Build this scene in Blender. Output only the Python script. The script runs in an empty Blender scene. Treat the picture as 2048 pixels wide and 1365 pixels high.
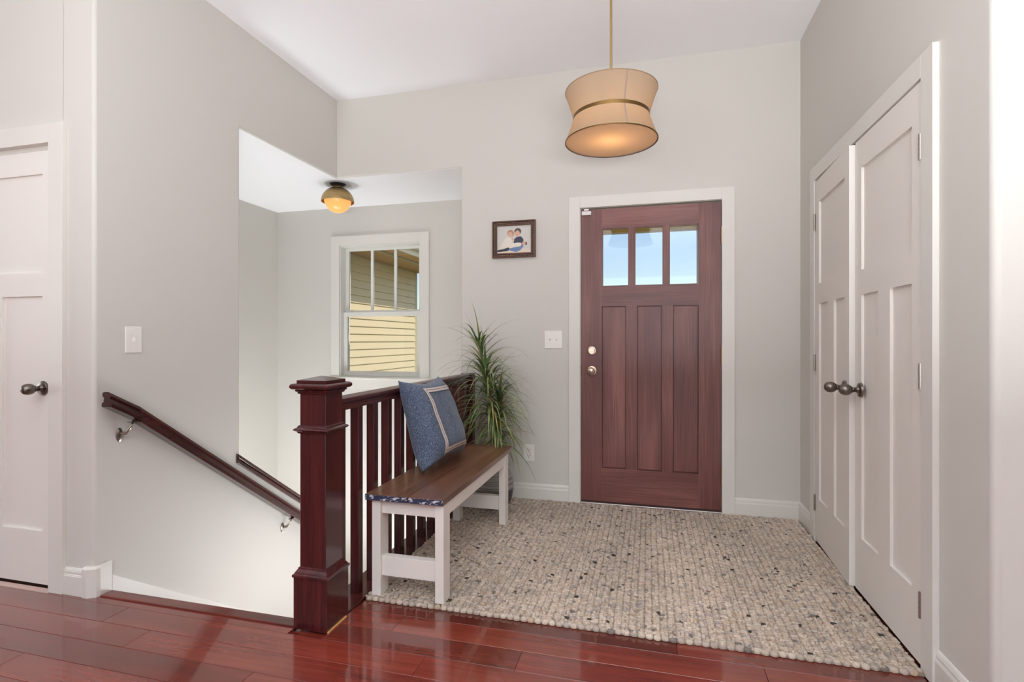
import bpy, bmesh, math, random
from mathutils import Vector, Matrix, noise as mnoise

random.seed(7)
SC = bpy.context.scene
COL = SC.collection
R = math.radians

# ------------------------------------------------------------------ camera
cam_d = bpy.data.cameras.new('camera')
cam_d.sensor_width = 36.0
cam_d.lens = 1050.0 / 2048.0 * 36.0
cam_d.shift_y = -1.5 / 2048.0
cam_d.clip_start = 0.02
cam = bpy.data.objects.new('camera', cam_d)
COL.objects.link(cam)
cam.location = (0, 0, 1.14)
cam.rotation_euler = (R(90), 0, R(14.6))
SC.camera = cam

# ------------------------------------------------------------------ world, sun, lights
SUN_DIR = Vector((1.0, 0.19, 0.80)).normalized()          # towards the sun
world = bpy.data.worlds.new('sky')
SC.world = world
world.use_nodes = True
wn = world.node_tree
wn.nodes.clear()
sky = wn.nodes.new('ShaderNodeTexSky')
sky.sky_type = 'NISHITA'
sky.sun_disc = False
sky.sun_elevation = math.asin(SUN_DIR.z)
sky.sun_rotation = math.atan2(SUN_DIR.x, SUN_DIR.y)
sky.air_density = 1.0
sky.dust_density = 0.6
bg = wn.nodes.new('ShaderNodeBackground')
bg.inputs['Strength'].default_value = 0.165
wo = wn.nodes.new('ShaderNodeOutputWorld')
wn.links.new(sky.outputs[0], bg.inputs['Color'])
wn.links.new(bg.outputs[0], wo.inputs['Surface'])

sun_d = bpy.data.lights.new('sun', 'SUN')
sun_d.energy = 2.9
sun_d.angle = R(0.6)
sun_d.color = (1.0, 0.89, 0.72)
sun = bpy.data.objects.new('sun', sun_d)
COL.objects.link(sun)
sun.rotation_euler = SUN_DIR.to_track_quat('Z', 'Y').to_euler()


def area_light(name, loc, target, sx, sy, power, color):
    d = bpy.data.lights.new(name, 'AREA')
    d.shape = 'RECTANGLE'
    d.size, d.size_y = sx, sy
    d.energy = power
    d.color = color
    o = bpy.data.objects.new(name, d)
    COL.objects.link(o)
    o.location = loc
    o.rotation_euler = (Vector(loc) - Vector(target)).to_track_quat('Z', 'Y').to_euler()
    return o


# added daylight fill at unseen window openings, behind and beside the camera
COOL = (0.91, 0.965, 1.0)
area_light('fill_light_back', (0.2, -6.9, 1.6), (0.2, 0, 1.6), 6.0, 2.4, 60, COOL)
area_light('fill_light_left', (-9.1, -0.2, 1.5), (0, -0.2, 1.5), 3.2, 2.2, 70, COOL)
# added fill bounced off the ceiling behind the camera, and hidden in the stairwell
area_light('fill_bounce_left', (-1.4, -2.4, 0.9), (-1.4, -2.4, 3.0), 1.0, 1.0, 90, COOL)
area_light('fill_bounce_right', (0.25, -1.2, 0.9), (0.25, -1.2, 3.0), 1.0, 1.0, 270, COOL)
area_light('fill_light_stairwell', (-2.98, 2.95, -1.95), (-2.98, 3.2, 2.0), 0.9, 1.3, 80, (0.93, 0.97, 1.0))  # added fill shining up into the stair recess, no lamp known there
area_light('fill_light_landing', (-1.9, 4.05, -1.22), (-1.9, 4.0, 2.0), 0.8, 0.6, 15, (0.93, 0.97, 1.0))  # added fill hidden above the landing, brightens recess and stair wall
area_light('fill_light_stair_side', (-1.40, 2.75, -0.42), (-2.38, 2.60, 0.05), 1.1, 0.2, 9.5, (0.95, 0.98, 1.0))  # added fill below floor level, brightens the lower left wall

SC.view_settings.view_transform = 'Standard'
SC.view_settings.look = 'None'
SC.view_settings.gamma = 1.0
SC.view_settings.use_curve_mapping = False
SC.view_settings.exposure = 0.15
try:
    SC.cycles.use_denoising = True
    SC.cycles.max_bounces = 10
    SC.cycles.diffuse_bounces = 6
    SC.cycles.sample_clamp_indirect = 6.0
    SC.cycles.caustics_reflective = False
    SC.cycles.caustics_refractive = False
except Exception:
    pass


# ------------------------------------------------------------------ materials
def lin(r, g, b):
    f = lambda c: (c / 255.0 / 12.92) if c / 255.0 <= 0.04045 else ((c / 255.0 + 0.055) / 1.055) ** 2.4
    return (f(r), f(g), f(b), 1.0)


class NT:
    def __init__(s, name):
        s.m = bpy.data.materials.new(name)
        s.m.use_nodes = True
        s.t = s.m.node_tree
        s.b = s.t.nodes['Principled BSDF']
        s.o = s.t.nodes['Material Output']

    def n(s, kind, **kw):
        nd = s.t.nodes.new(kind)
        for k, v in kw.items():
            if k in nd.inputs:
                nd.inputs[k].default_value = v
            else:
                setattr(nd, k, v)
        return nd

    def l(s, a, b):
        s.t.links.new(a, b)

    def coords(s, scale, kind='Object'):
        tc = s.n('ShaderNodeTexCoord')
        mp = s.n('ShaderNodeMapping')
        mp.inputs['Scale'].default_value = scale
        s.l(tc.outputs[kind], mp.inputs['Vector'])
        return mp.outputs[0]

    def ramp(s, fac, stops):
        rp = s.n('ShaderNodeValToRGB')
        e = rp.color_ramp.elements
        while len(e) < len(stops):
            e.new(0.5)
        for i, (p, c) in enumerate(stops):
            e[i].position = p
            e[i].color = c
        s.l(fac, rp.inputs[0])
        return rp.outputs[0]

    def bump(s, h, strength, dist=0.001):
        bp = s.n('ShaderNodeBump')
        bp.inputs['Strength'].default_value = strength
        bp.inputs['Distance'].default_value = dist
        s.l(h, bp.inputs['Height'])
        s.l(bp.outputs[0], s.b.inputs['Normal'])


def plain(name, col, rough=0.5, metal=0.0, bump=None, coat=0.0, var=0.0):
    t = NT(name)
    t.b.inputs['Base Color'].default_value = col
    t.b.inputs['Roughness'].default_value = rough
    t.b.inputs['Metallic'].default_value = metal
    t.b.inputs['Coat Weight'].default_value = coat
    if bump or var:
        sc, st = bump if bump else (30, 0)
        nz = t.n('ShaderNodeTexNoise', Scale=sc, Detail=3.0)
        t.l(t.coords((1, 1, 1)), nz.inputs['Vector'])
        if bump:
            t.bump(nz.outputs['Fac'], st)
        if var:
            lo = tuple(c * (1 - var) for c in col[:3]) + (1,)
            hi = tuple(min(1, c * (1 + var)) for c in col[:3]) + (1,)
            t.l(t.ramp(nz.outputs['Fac'], [(0.3, lo), (0.7, hi)]), t.b.inputs['Base Color'])
    return t.m


def wood(name, dark, mid, light, axis, scale=1.0, rough=0.3, coat=0.3, coat_rough=0.1, rnd=0.0, bump=0.15, wear=None, fine=60.0):
    """grain runs along axis (0,1,2) of the object's own coordinates"""
    t = NT(name)
    sv = [fine * scale] * 3
    sv[axis] = 2.2 * scale
    vec = t.coords(tuple(sv))
    info = t.n('ShaderNodeObjectInfo')
    add = t.n('ShaderNodeVectorMath', operation='ADD')
    mul = t.n('ShaderNodeMath', operation='MULTIPLY')
    mul.inputs[1].default_value = 50.0
    t.l(info.outputs['Random'], mul.inputs[0])
    t.l(vec, add.inputs[0])
    t.l(mul.outputs[0], add.inputs[1])
    nz = t.n('ShaderNodeTexNoise', Scale=1.0, Detail=6.0, Roughness=0.62, Distortion=0.15)
    t.l(add.outputs[0], nz.inputs['Vector'])
    sv2 = [6.0 * scale] * 3
    sv2[axis] = 0.9 * scale
    vec2 = t.coords(tuple(sv2))
    add2 = t.n('ShaderNodeVectorMath', operation='ADD')
    t.l(vec2, add2.inputs[0])
    t.l(mul.outputs[0], add2.inputs[1])
    nz2 = t.n('ShaderNodeTexNoise', Scale=1.0, Detail=3.0, Roughness=0.5, Distortion=0.25)
    t.l(add2.outputs[0], nz2.inputs['Vector'])
    mx = t.n('ShaderNodeMix', data_type='FLOAT')
    mx.inputs['Factor'].default_value = 0.5
    t.l(nz.outputs['Fac'], mx.inputs[2])
    t.l(nz2.outputs['Fac'], mx.inputs[3])
    col = t.ramp(mx.outputs[0], [(0.34, dark), (0.5, mid), (0.68, light)])
    if rnd:
        hsv = t.n('ShaderNodeHueSaturation')
        mr = t.n('ShaderNodeMapRange')
        mr.inputs['To Min'].default_value = 1.0 - rnd
        mr.inputs['To Max'].default_value = 1.0 + rnd
        t.l(info.outputs['Random'], mr.inputs['Value'])
        t.l(mr.outputs[0], hsv.inputs['Value'])
        t.l(col, hsv.inputs['Color'])
        col = hsv.outputs[0]
    if wear:
        nw = t.n('ShaderNodeTexNoise', Scale=wear[1], Detail=5.0)
        t.l(t.coords((1, 1, 1)), nw.inputs['Vector'])
        m2 = t.n('ShaderNodeMix', data_type='RGBA')
        t.l(t.ramp(nw.outputs['Fac'], [(wear[2], (0, 0, 0, 1)), (wear[2] + 0.03, (1, 1, 1, 1))]), m2.inputs['Factor'])
        t.l(col, m2.inputs[6])
        m2.inputs[7].default_value = wear[0]
        col = m2.outputs[2]
    t.l(col, t.b.inputs['Base Color'])
    t.b.inputs['Roughness'].default_value = rough
    t.b.inputs['Coat Weight'].default_value = coat
    t.b.inputs['Coat Roughness'].default_value = coat_rough
    if bump:
        t.bump(nz.outputs['Fac'], bump, 0.0006)
    return t.m


M = {}
M['wall'] = plain('wall_paint', lin(210, 207, 200), 0.62, bump=(260, 0.05))
M['wall'].node_tree.nodes['Principled BSDF'].inputs['Specular IOR Level'].default_value = 0.3
M['ceiling'] = plain('ceiling_paint', lin(240, 240, 242), 0.8, bump=(180, 0.04))
M['trim'] = plain('trim_paint', lin(222, 219, 212), 0.35)
M['door_white'] = plain('door_paint', lin(230, 226, 219), 0.55, bump=(120, 0.03))
M['door_white'].node_tree.nodes['Principled BSDF'].inputs['Specular IOR Level'].default_value = 0.3
M['vinyl'] = plain('window_vinyl', lin(222, 221, 214), 0.35)
M['plastic'] = plain('plate_plastic', lin(240, 237, 231), 0.25)
M['toggle'] = plain('toggle_plastic', lin(236, 232, 226), 0.3)
M['slot'] = plain('slot_dark', lin(50, 44, 40), 0.6)
M['gap'] = plain('shadow_gap', lin(36, 24, 20), 0.8)  # near-black colour: painted shade behind the left door, and the strike plate
M['floor'] = wood('floor_cherry', lin(90, 33, 26), lin(118, 45, 33), lin(140, 62, 44), 0, 1.0, 0.25, 1.0, 0.05, rnd=0.2, bump=0, fine=45)
M['rail'] = wood('railing_cherry_upright', lin(46, 17, 19), lin(70, 26, 28), lin(94, 37, 36), 2, 1.0, 0.25, 0.5, 0.12, bump=0, fine=60)
M['rail_y'] = wood('railing_cherry_long', lin(46, 16, 17), lin(70, 27, 27), lin(98, 42, 36), 1, 1.0, 0.25, 0.5, 0.12, bump=0, fine=60)
M['rail_x'] = wood('railing_cherry_cross', lin(70, 24, 20), lin(106, 44, 34), lin(130, 62, 46), 0, 1.0, 0.25, 0.5, 0.12, bump=0, fine=30)
M['hand'] = wood('handrail_dark_wood', lin(50, 22, 21), lin(64, 29, 26), lin(80, 38, 33), 1, 1.0, 0.25, 0.5, 0.12, bump=0, fine=70)
dw = (lin(84, 46, 42), lin(114, 67, 62), lin(146, 96, 88))
M['door_v'] = wood('entry_door_stile_wood', *dw, 2, 1.3, 0.42, 0.12, 0.25, bump=0.35, fine=170)
M['door_h'] = wood('entry_door_rail_wood', *dw, 0, 1.3, 0.42, 0.12, 0.25, bump=0.35, fine=170)
M['bench_top'] = wood('bench_board_wood', lin(74, 46, 34), lin(112, 74, 54), lin(146, 106, 80), 1, 1.0, 0.3, 0.4, 0.2, rnd=0.1, bump=0.1, fine=40)
M['bench_end'] = plain('bench_end_navy', lin(44, 50, 74), 0.5)
t = NT('bench_end_worn')
nz = t.n('ShaderNodeTexNoise', Scale=38.0, Detail=5.0)
t.l(t.coords((1, 1, 2.4)), nz.inputs['Vector'])
t.l(t.ramp(nz.outputs['Fac'], [(0.54, lin(46, 52, 78)), (0.6, lin(205, 205, 210))]), t.b.inputs['Base Color'])
t.b.inputs['Roughness'].default_value = 0.5
M['bench_end'] = t.m
M['bench_white'] = plain('bench_white_paint', lin(236, 231, 224), 0.45, bump=(60, 0.06))
M['raw_wood'] = plain('unfinished_wood', lin(236, 178, 112), 0.5)
M['nickel'] = plain('brushed_nickel', lin(168, 160, 150), 0.28, 1.0)
M['nickel_dark'] = plain('antique_nickel', lin(124, 116, 108), 0.3, 1.0)
M['champagne'] = plain('satin_champagne_metal', lin(214, 190, 170), 0.28, 1.0)
M['brass'] = plain('aged_brass', lin(176, 150, 104), 0.35, 1.0)
M['bronze'] = plain('bronze_band', lin(120, 92, 56), 0.35, 1.0)
M['black_metal'] = plain('dark_blued_metal', lin(52, 58, 66), 0.4, 0.7)
M['sensor'] = plain('sensor_plastic', lin(232, 228, 226), 0.35)
M['steel'] = plain('threshold_aluminium', lin(196, 190, 182), 0.35, 0.8)
M['rubber'] = plain('door_sweep_dark', lin(60, 34, 30), 0.7)
M['frame_wood'] = plain('frame_bronze_wood', lin(98, 66, 52), 0.4, 0.2, var=0.25, bump=(40, 0.1))
M['frame_dark'] = plain('frame_dark_channel', lin(34, 24, 22), 0.5)
M['bead'] = plain('frame_bead_gold', lin(196, 156, 118), 0.35, 0.3)
M['soil'] = plain('potting_soil', lin(48, 36, 28), 0.95, bump=(90, 0.6), var=0.4)
M['stem'] = plain('dracaena_stem', lin(150, 122, 92), 0.8, bump=(70, 0.4), var=0.25)
for nm, a, b in (('leaf_green', (66, 92, 52), (122, 146, 88)), ('leaf_olive', (112, 126, 70), (158, 166, 104)),
                 ('leaf_yellow', (136, 130, 70), (176, 164, 100)), ('leaf_brown', (130, 96, 62), (168, 134, 92))):
    t = NT(nm)
    nz = t.n('ShaderNodeTexNoise', Scale=14.0, Detail=2.0)
    t.l(t.coords((1, 1, 1)), nz.inputs['Vector'])
    t.l(t.ramp(nz.outputs['Fac'], [(0.35, lin(*a)), (0.65, lin(*b))]), t.b.inputs['Base Color'])
    t.b.inputs['Roughness'].default_value = 0.4
    M[nm] = t.m
# pot: grey combed glaze above, charcoal below
t = NT('pot_glaze')
tc = t.n('ShaderNodeTexCoord')
sx = t.n('ShaderNodeSeparateXYZ')
t.l(tc.outputs['Object'], sx.inputs[0])
wv = t.n('ShaderNodeTexNoise', Scale=1.0, Detail=3.0)
t.l(t.coords((3, 3, 260)), wv.inputs['Vector'])
stripes = t.ramp(wv.outputs['Fac'], [(0.38, lin(96, 94, 94)), (0.55, lin(170, 166, 160))])
low = t.n('ShaderNodeMath', operation='GREATER_THAN')
low.inputs[1].default_value = -0.015
t.l(sx.outputs['Z'], low.inputs[0])
mx = t.n('ShaderNodeMix', data_type='RGBA')
t.l(low.outputs[0], mx.inputs['Factor'])
mx.inputs[6].default_value = lin(62, 62, 68)
t.l(stripes, mx.inputs[7])
t.l(mx.outputs[2], t.b.inputs['Base Color'])
t.b.inputs['Roughness'].default_value = 0.45
t.bump(wv.outputs['Fac'], 0.3, 0.002)
M['pot'] = t.m
# rug wool, coloured yarn by yarn
t = NT('rug_wool')
at = t.n('ShaderNodeAttribute', attribute_name='yarn')
nz = t.n('ShaderNodeTexNoise', Scale=420.0, Detail=2.0)
t.l(t.coords((1, 1, 1)), nz.inputs['Vector'])
mxx = t.n('ShaderNodeMix', data_type='RGBA', blend_type='MULTIPLY')
mxx.inputs['Factor'].default_value = 0.6
t.l(at.outputs['Color'], mxx.inputs[6])
t.l(t.ramp(nz.outputs['Fac'], [(0.3, (0.55, 0.55, 0.55, 1)), (0.62, (1.1, 1.1, 1.1, 1))]), mxx.inputs[7])
t.l(mxx.outputs[2], t.b.inputs['Base Color'])
t.b.inputs['Roughness'].default_value = 0.95
t.b.inputs['Specular IOR Level'].default_value = 0.1
t.bump(nz.outputs['Fac'], 0.5, 0.001)
M['rug'] = t.m
M['rug_back'] = plain('rug_backing', lin(150, 134, 118), 0.95)
# pillow denim weave
t = NT('pillow_denim')
nz = t.n('ShaderNodeTexNoise', Scale=330.0, Detail=2.0)
t.l(t.coords((1, 1, 1)), nz.inputs['Vector'])
nz2 = t.n('ShaderNodeTexNoise', Scale=9.0, Detail=2.0)
t.l(t.coords((1, 1, 1)), nz2.inputs['Vector'])
c1 = t.ramp(nz.outputs['Fac'], [(0.36, lin(58, 74, 98)), (0.56, lin(88, 106, 132)), (0.68, lin(176, 184, 194))])
mxx = t.n('ShaderNodeMix', data_type='RGBA', blend_type='MULTIPLY')
mxx.inputs['Factor'].default_value = 0.35
t.l(c1, mxx.inputs[6])
t.l(nz2.outputs['Fac'], mxx.inputs[7])
t.l(mxx.outputs[2], t.b.inputs['Base Color'])
t.b.inputs['Roughness'].default_value = 0.9
t.b.inputs['Sheen Weight'].default_value = 0.2
t.bump(nz.outputs['Fac'], 0.4, 0.001)
M['denim'] = t.m
M['ribbon'] = plain('pillow_ribbon_cream', lin(214, 202, 194), 0.85, bump=(500, 0.3))
M['ribbon_line'] = plain('pillow_ribbon_stitch', lin(74, 76, 96), 0.85)
# glass: clear pane with fresnel reflection
t = NT('window_glass')
tr = t.n('ShaderNodeBsdfTransparent')
gl = t.n('ShaderNodeBsdfGlossy')
gl.inputs['Roughness'].default_value = 0.02
fr = t.n('ShaderNodeFresnel')
fr.inputs['IOR'].default_value = 1.45
ms = t.n('ShaderNodeMixShader')
t.l(fr.outputs[0], ms.inputs[0])
t.l(tr.outputs[0], ms.inputs[1])
t.l(gl.outputs[0], ms.inputs[2])
t.l(ms.outputs[0], t.o.inputs['Surface'])
M['glass'] = t.m


def fabric(name, col, transp, translucency):
    t = NT(name)
    df = t.n('ShaderNodeBsdfDiffuse')
    tl = t.n('ShaderNodeBsdfTranslucent')
    tp = t.n('ShaderNodeBsdfTransparent')
    df.inputs[0].default_value = col
    tl.inputs[0].default_value = col
    a = t.n('ShaderNodeMixShader')
    a.inputs[0].default_value = translucency
    t.l(df.outputs[0], a.inputs[1])
    t.l(tl.outputs[0], a.inputs[2])
    b = t.n('ShaderNodeMixShader')
    b.inputs[0].default_value = transp
    t.l(a.outputs[0], b.inputs[1])
    t.l(tp.outputs[0], b.inputs[2])
    t.l(b.outputs[0], t.o.inputs['Surface'])
    return t.m


M['shade'] = fabric('pendant_linen', lin(184, 161, 137), 0.06, 0.5)
M['diffuser'] = fabric('pendant_diffuser', lin(240, 220, 194), 0.0, 0.6)
M['seam'] = plain('pendant_seam', lin(150, 128, 112), 0.8)
t = NT('globe_glow')
t.b.inputs['Base Color'].default_value = lin(190, 120, 62)
t.b.inputs['Roughness'].default_value = 0.3
t.b.inputs['Emission Color'].default_value = (0.90, 0.42, 0.13, 1)
t.b.inputs['Emission Strength'].default_value = 0.85
M['globe'] = t.m
M['siding'] = plain('siding_tan', lin(204, 192, 160), 0.6, bump=(60, 0.08))
M['siding_trim'] = plain('siding_corner_post', lin(178, 168, 138), 0.6)
M['soffit'] = plain('soffit_board', lin(200, 158, 98), 0.6, var=0.12)
M['porch_board'] = plain('porch_ceiling_board', lin(232, 184, 112), 0.6, var=0.1)
M['fascia'] = plain('fascia_white', lin(226, 220, 204), 0.5)
M['stair'] = wood('stair_tread_wood', lin(86, 30, 20), lin(120, 46, 30), lin(148, 66, 42), 0, 1.0, 0.25, 0.4, 0.15, bump=0.05)
M['lawn'] = plain('yard_grass', lin(110, 120, 80), 0.9, var=0.3)


# ------------------------------------------------------------------ mesh helpers
ORG = {}


class MB:
    def __init__(s, fn=None):
        s.v, s.f, s.mi, s.fn = [], [], [], fn
        s.cur = 0

    def add(s, vs, fs):
        o = len(s.v)
        for p in vs:
            p = tuple(p)
            s.v.append(s.fn(*p) if s.fn else p)
        for f in fs:
            s.f.append(tuple(i + o for i in f))
            s.mi.append(s.cur)
        return s

    def box(s, x0, x1, y0, y1, z0, z1):
        vs = [(x, y, z) for x in (x0, x1) for y in (y0, y1) for z in (z0, z1)]
        return s.add(vs, [(0, 1, 3, 2), (4, 6, 7, 5), (0, 4, 5, 1), (2, 3, 7, 6), (0, 2, 6, 4), (1, 5, 7, 3)])

    def prism(s, poly, a0, a1, place):
        """poly: list of 2-D points; place(p, q, a) -> xyz"""
        n = len(poly)
        vs = [place(p, q, a0) for p, q in poly] + [place(p, q, a1) for p, q in poly]
        fs = [tuple(range(n)), tuple(range(2 * n - 1, n - 1, -1))]
        fs += [(i, (i + 1) % n, n + (i + 1) % n, n + i) for i in range(n)]
        return s.add(vs, fs)

    def lathe(s, prof, segs, place, closed=True):
        """prof: list of (r, t); place(a, b, t) -> xyz"""
        vs, fs = [], []
        for r, tt in prof:
            for k in range(segs):
                an = 2 * math.pi * k / segs
                vs.append(place(r * math.cos(an), r * math.sin(an), tt))
        m = len(prof)
        for i in range(m - 1):
            for k in range(segs):
                k2 = (k + 1) % segs
                fs.append((i * segs + k, i * segs + k2, (i + 1) * segs + k2, (i + 1) * segs + k))
        if closed:
            fs.append(tuple(range(segs)))
            fs.append(tuple((m - 1) * segs + k for k in range(segs)))
        return s.add(vs, fs)

    def tube(s, path, rad, segs=8):
        pts = [Vector(p) for p in path]
        vs, fs = [], []
        for i, p in enumerate(pts):
            d = (pts[min(i + 1, len(pts) - 1)] - pts[max(i - 1, 0)]).normalized()
            ref = Vector((0, 0, 1)) if abs(d.z) < 0.9 else Vector((1, 0, 0))
            a = d.cross(ref).normalized()
            b = d.cross(a)
            rr = rad[i] if isinstance(rad, (list, tuple)) else rad
            for k in range(segs):
                an = 2 * math.pi * k / segs
                vs.append(p + a * math.cos(an) * rr + b * math.sin(an) * rr)
        for i in range(len(pts) - 1):
            for k in range(segs):
                k2 = (k + 1) % segs
                fs.append((i * segs + k, i * segs + k2, (i + 1) * segs + k2, (i + 1) * segs + k))
        fs.append(tuple(range(segs)))
        fs.append(tuple((len(pts) - 1) * segs + k for k in range(segs)))
        return s.add(vs, fs)

    def build(s, name, mat, parent=None, smooth=False, bevel=0.0, segs=2, auto=None, origin='center', recalc=True):
        lo = [min(v[i] for v in s.v) for i in range(3)]
        hi = [max(v[i] for v in s.v) for i in range(3)]
        c = Vector([(a + b) / 2 for a, b in zip(lo, hi)])
        if origin == 'base':
            c.z = lo[2]
        me = bpy.data.meshes.new(name)
        me.from_pydata([tuple(Vector(v) - c) for v in s.v], [], s.f)
        mats = mat if isinstance(mat, (list, tuple)) else [mat]
        for m in mats:
            me.materials.append(M[m] if isinstance(m, str) else m)
        if len(mats) > 1:
            me.polygons.foreach_set('material_index', s.mi)
        if recalc:
            bm = bmesh.new()
            bm.from_mesh(me)
            bmesh.ops.recalc_face_normals(bm, faces=bm.faces)
            bm.to_mesh(me)
            bm.free()
        if smooth:
            me.polygons.foreach_set('use_smooth', [True] * len(me.polygons))
            if auto:
                me.set_sharp_from_angle(angle=R(auto))
        o = bpy.data.objects.new(name, me)
        COL.objects.link(o)
        if parent is not None:
            o.parent = parent
            o.location = c - ORG[parent.name]
        else:
            o.location = c
        ORG[o.name] = c
        if bevel:
            b = o.modifiers.new('edge', 'BEVEL')
            b.width = bevel
            b.segments = segs
            b.limit_method = 'ANGLE'
            b.angle_limit = R(40)
        return o


def tag(o, label, cat, group=None, kind=None):
    o['label'] = label
    o['category'] = cat
    if group:
        o['group'] = group
    if kind:
        o['kind'] = kind
    return o


def thing(name, loc, label, cat, group=None, kind=None):
    o = bpy.data.objects.new(name, None)
    COL.objects.link(o)
    o.location = loc
    o.empty_display_size = 0.05
    ORG[o.name] = Vector(loc)
    return tag(o, label, cat, group, kind)


YZ = lambda p, q, a: (a, p, q)      # polygon in y,z extruded along x
XZ = lambda p, q, a: (p, a, q)      # polygon in x,z extruded along y
XY = lambda p, q, a: (p, q, a)

# ------------------------------------------------------------------ room shell
CEIL = 3.03
L, D, W = -2.38, 3.66, 0.925
OPZ = 2.42
BULL = 0.014

# floor: base slab with an edge at the stair, planks on top
fl = MB()
fl.box(-9.4, 9.4, -7.2, 1.79, -0.25, -0.012)
fl.box(-1.335, 1.2, 1.79, 3.9, -0.25, -0.012)
floor = fl.build('floor', 'floor')
tag(floor, 'glossy red cherry plank floor across the entry', 'floor', kind='structure')
PW = 0.117
ends = {0: [-3.3, -0.977, 0.387, 1.7], -1: [-3.0, -0.449, 0.9, 2.1], -2: [-3.4, -2.144, -0.779, 0.55, 1.8], -3: [-3.1, -1.892, -0.35, 1.0, 2.2],
        -4: [-3.5, -1.313, 0.15, 1.3], -5: [-3.2, -2.2, -0.7, 0.6, 1.9], 1: [-1.2, 0.101, 1.5]}
for k in range(-12, 3):
    y0 = 1.872 + PW * k
    y1 = y0 + PW
    cuts = ends.get(k)
    if cuts is None:
        x = -3.2 + random.uniform(-0.4, 0.2)
        cuts = []
        while x < 1.9:
            cuts.append(x)
            x += random.uniform(0.9, 1.5)
    cuts = [-4.6] + [c for c in cuts if c > -4.4] + [2.9]
    for a, b in zip(cuts[:-1], cuts[1:]):
        g = 0.0007
        yy1 = y1
        if y1 > 1.80 and a < -1.21:
            a = -1.212
            if b <= a + 0.05:
                continue
        if y1 > 1.745:
            b = min(b, 0.90)
            if b <= a + 0.05:
                continue
        MB().box(a + g, b - g, y0 + g, yy1 - g, -0.012, 0.0).build('plank', 'floor', floor, bevel=0.0008, segs=1)
# short planks filling in front of the stair nosing
ceiling = MB().box(-9.4, 9.4, -7.2, 3.9, CEIL, CEIL + 0.12).build('ceiling', 'ceiling')
tag(ceiling, 'smooth white ceiling over the entry', 'ceiling', kind='structure')

# left wall beside the stair, with an opening towards the stair recess and a sloped knee wall
wl = MB().prism([(1.785, -2.2), (1.785, 3.1), (3.72, 3.1), (3.72, OPZ), (2.645, OPZ), (2.645, 0.435), (3.72, -0.33), (3.72, -2.2)], L - 0.18, L, YZ)
wlo = wl.build('wall_left', 'wall', bevel=BULL, segs=4, smooth=True, auto=30)
bwt = wlo.data.attributes.new('bevel_weight_edge', 'FLOAT', 'EDGE')
for e_ in wlo.data.edges:
    bwt.data[e_.index].value = 0.0 if all(wlo.data.vertices[v_].co.x < 0 for v_ in e_.vertices) else 1.0
wlo.modifiers['edge'].limit_method = 'WEIGHT'
wall_left = tag(wlo, 'greige side wall of the stair with an opening into the stair recess', 'wall', kind='structure')
# entry wall with the front door hole and the stair opening
DX0, DX1, DZ1 = -0.470, 0.472, 2.068
wb = MB().prism([(L - 0.06, 3.1), (1.04, 3.1), (1.04, -0.2), (DX1, -0.2), (DX1, DZ1), (DX0, DZ1), (DX0, -0.2), (-1.343, -0.2), (-1.343, OPZ), (L - 0.06, OPZ)], D, D + 0.16, XZ)
wall_back = tag(wb.build('wall_back', 'wall', bevel=BULL, segs=4, smooth=True, auto=30), 'greige entry wall around the wooden front door', 'wall', kind='structure')
# closet wall
CY0, CY1, CZ1 = 2.10, 3.312, 2.048
wr = MB().prism([(1.745, -0.1), (CY0, -0.1), (CY0, CZ1), (CY1, CZ1), (CY1, -0.1), (3.75, -0.1), (3.75, 3.1), (1.745, 3.1)], W, W + 0.12, YZ)
wall_right = tag(wr.build('wall_right', 'wall', bevel=0.02, segs=4, smooth=True, auto=30), 'greige wall holding the double closet doors', 'wall', kind='structure')
tag(MB().box(1.02, 9.4, 1.745, 1.865, -0.1, 3.1).build('wall_near_right', 'wall'), 'greige wall turning away at the right edge of view', 'wall', kind='structure')
tag(MB().box(W + 0.12, W + 0.76, 1.86, 3.9, -0.1, -0.002).build('floor_closet', 'floor'), 'floor inside the closet', 'floor', kind='structure')
tag(MB().box(W + 0.12, W + 0.76, 3.66, 3.9, -0.1, 3.1).build('wall_closet_end', 'wall'), 'end wall inside the closet', 'wall', kind='structure')
tag(MB().box(W + 0.75, W + 0.85, 1.86, 3.9, -0.1, 3.1).build('wall_closet_back', 'wall'), 'back wall inside the closet', 'wall', kind='structure')
LDX1 = -2.625
wn_ = MB()
wn_.box(-9.4, LDX1 - 0.81, 1.785, 1.905, -0.2, 3.1)
wn_.box(LDX1 - 0.81, LDX1 + 0.006, 1.785, 1.905, 2.05, 3.1)
wn_.box(LDX1 + 0.006, L - 0.179, 1.785, 1.905, -0.2, 3.1)
tag(wn_.build('wall_near_left', 'wall'), 'greige wall around the white door at left', 'wall', kind='structure')
# great room behind the camera
bw = MB()
bw.box(-9.4, -2.9, -7.12, -7.0, -0.2, 3.1).box(3.3, 9.4, -7.12, -7.0, -0.2, 3.1)
bw.box(-2.9, 3.3, -7.12, -7.0, -0.2, 0.35).box(-2.9, 3.3, -7.12, -7.0, 2.85, 3.1)
tag(bw.build('wall_great_room', 'wall'), 'great room wall with a wide window, behind the viewer', 'wall', kind='structure')
for nm, xx, side in (('wall_great_room_left', -9.32, 'left'), ('wall_great_room_right', 9.2, 'right')):
    lw = MB()
    if side == 'right':
        lw.box(xx, xx + 0.12, -1.9, 1.5, 0.35, 2.65)
    lw.box(xx, xx + 0.12, -7.1, -1.9, -0.2, 3.1).box(xx, xx + 0.12, 1.5, 1.8, -0.2, 3.1)
    lw.box(xx, xx + 0.12, -1.9, 1.5, -0.2, 0.35).box(xx, xx + 0.12, -1.9, 1.5, 2.65, 3.1)
    tag(lw.build(nm, 'wall'), 'great room side wall ' + side + ' of the viewer', 'wall', kind='structure')

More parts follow.
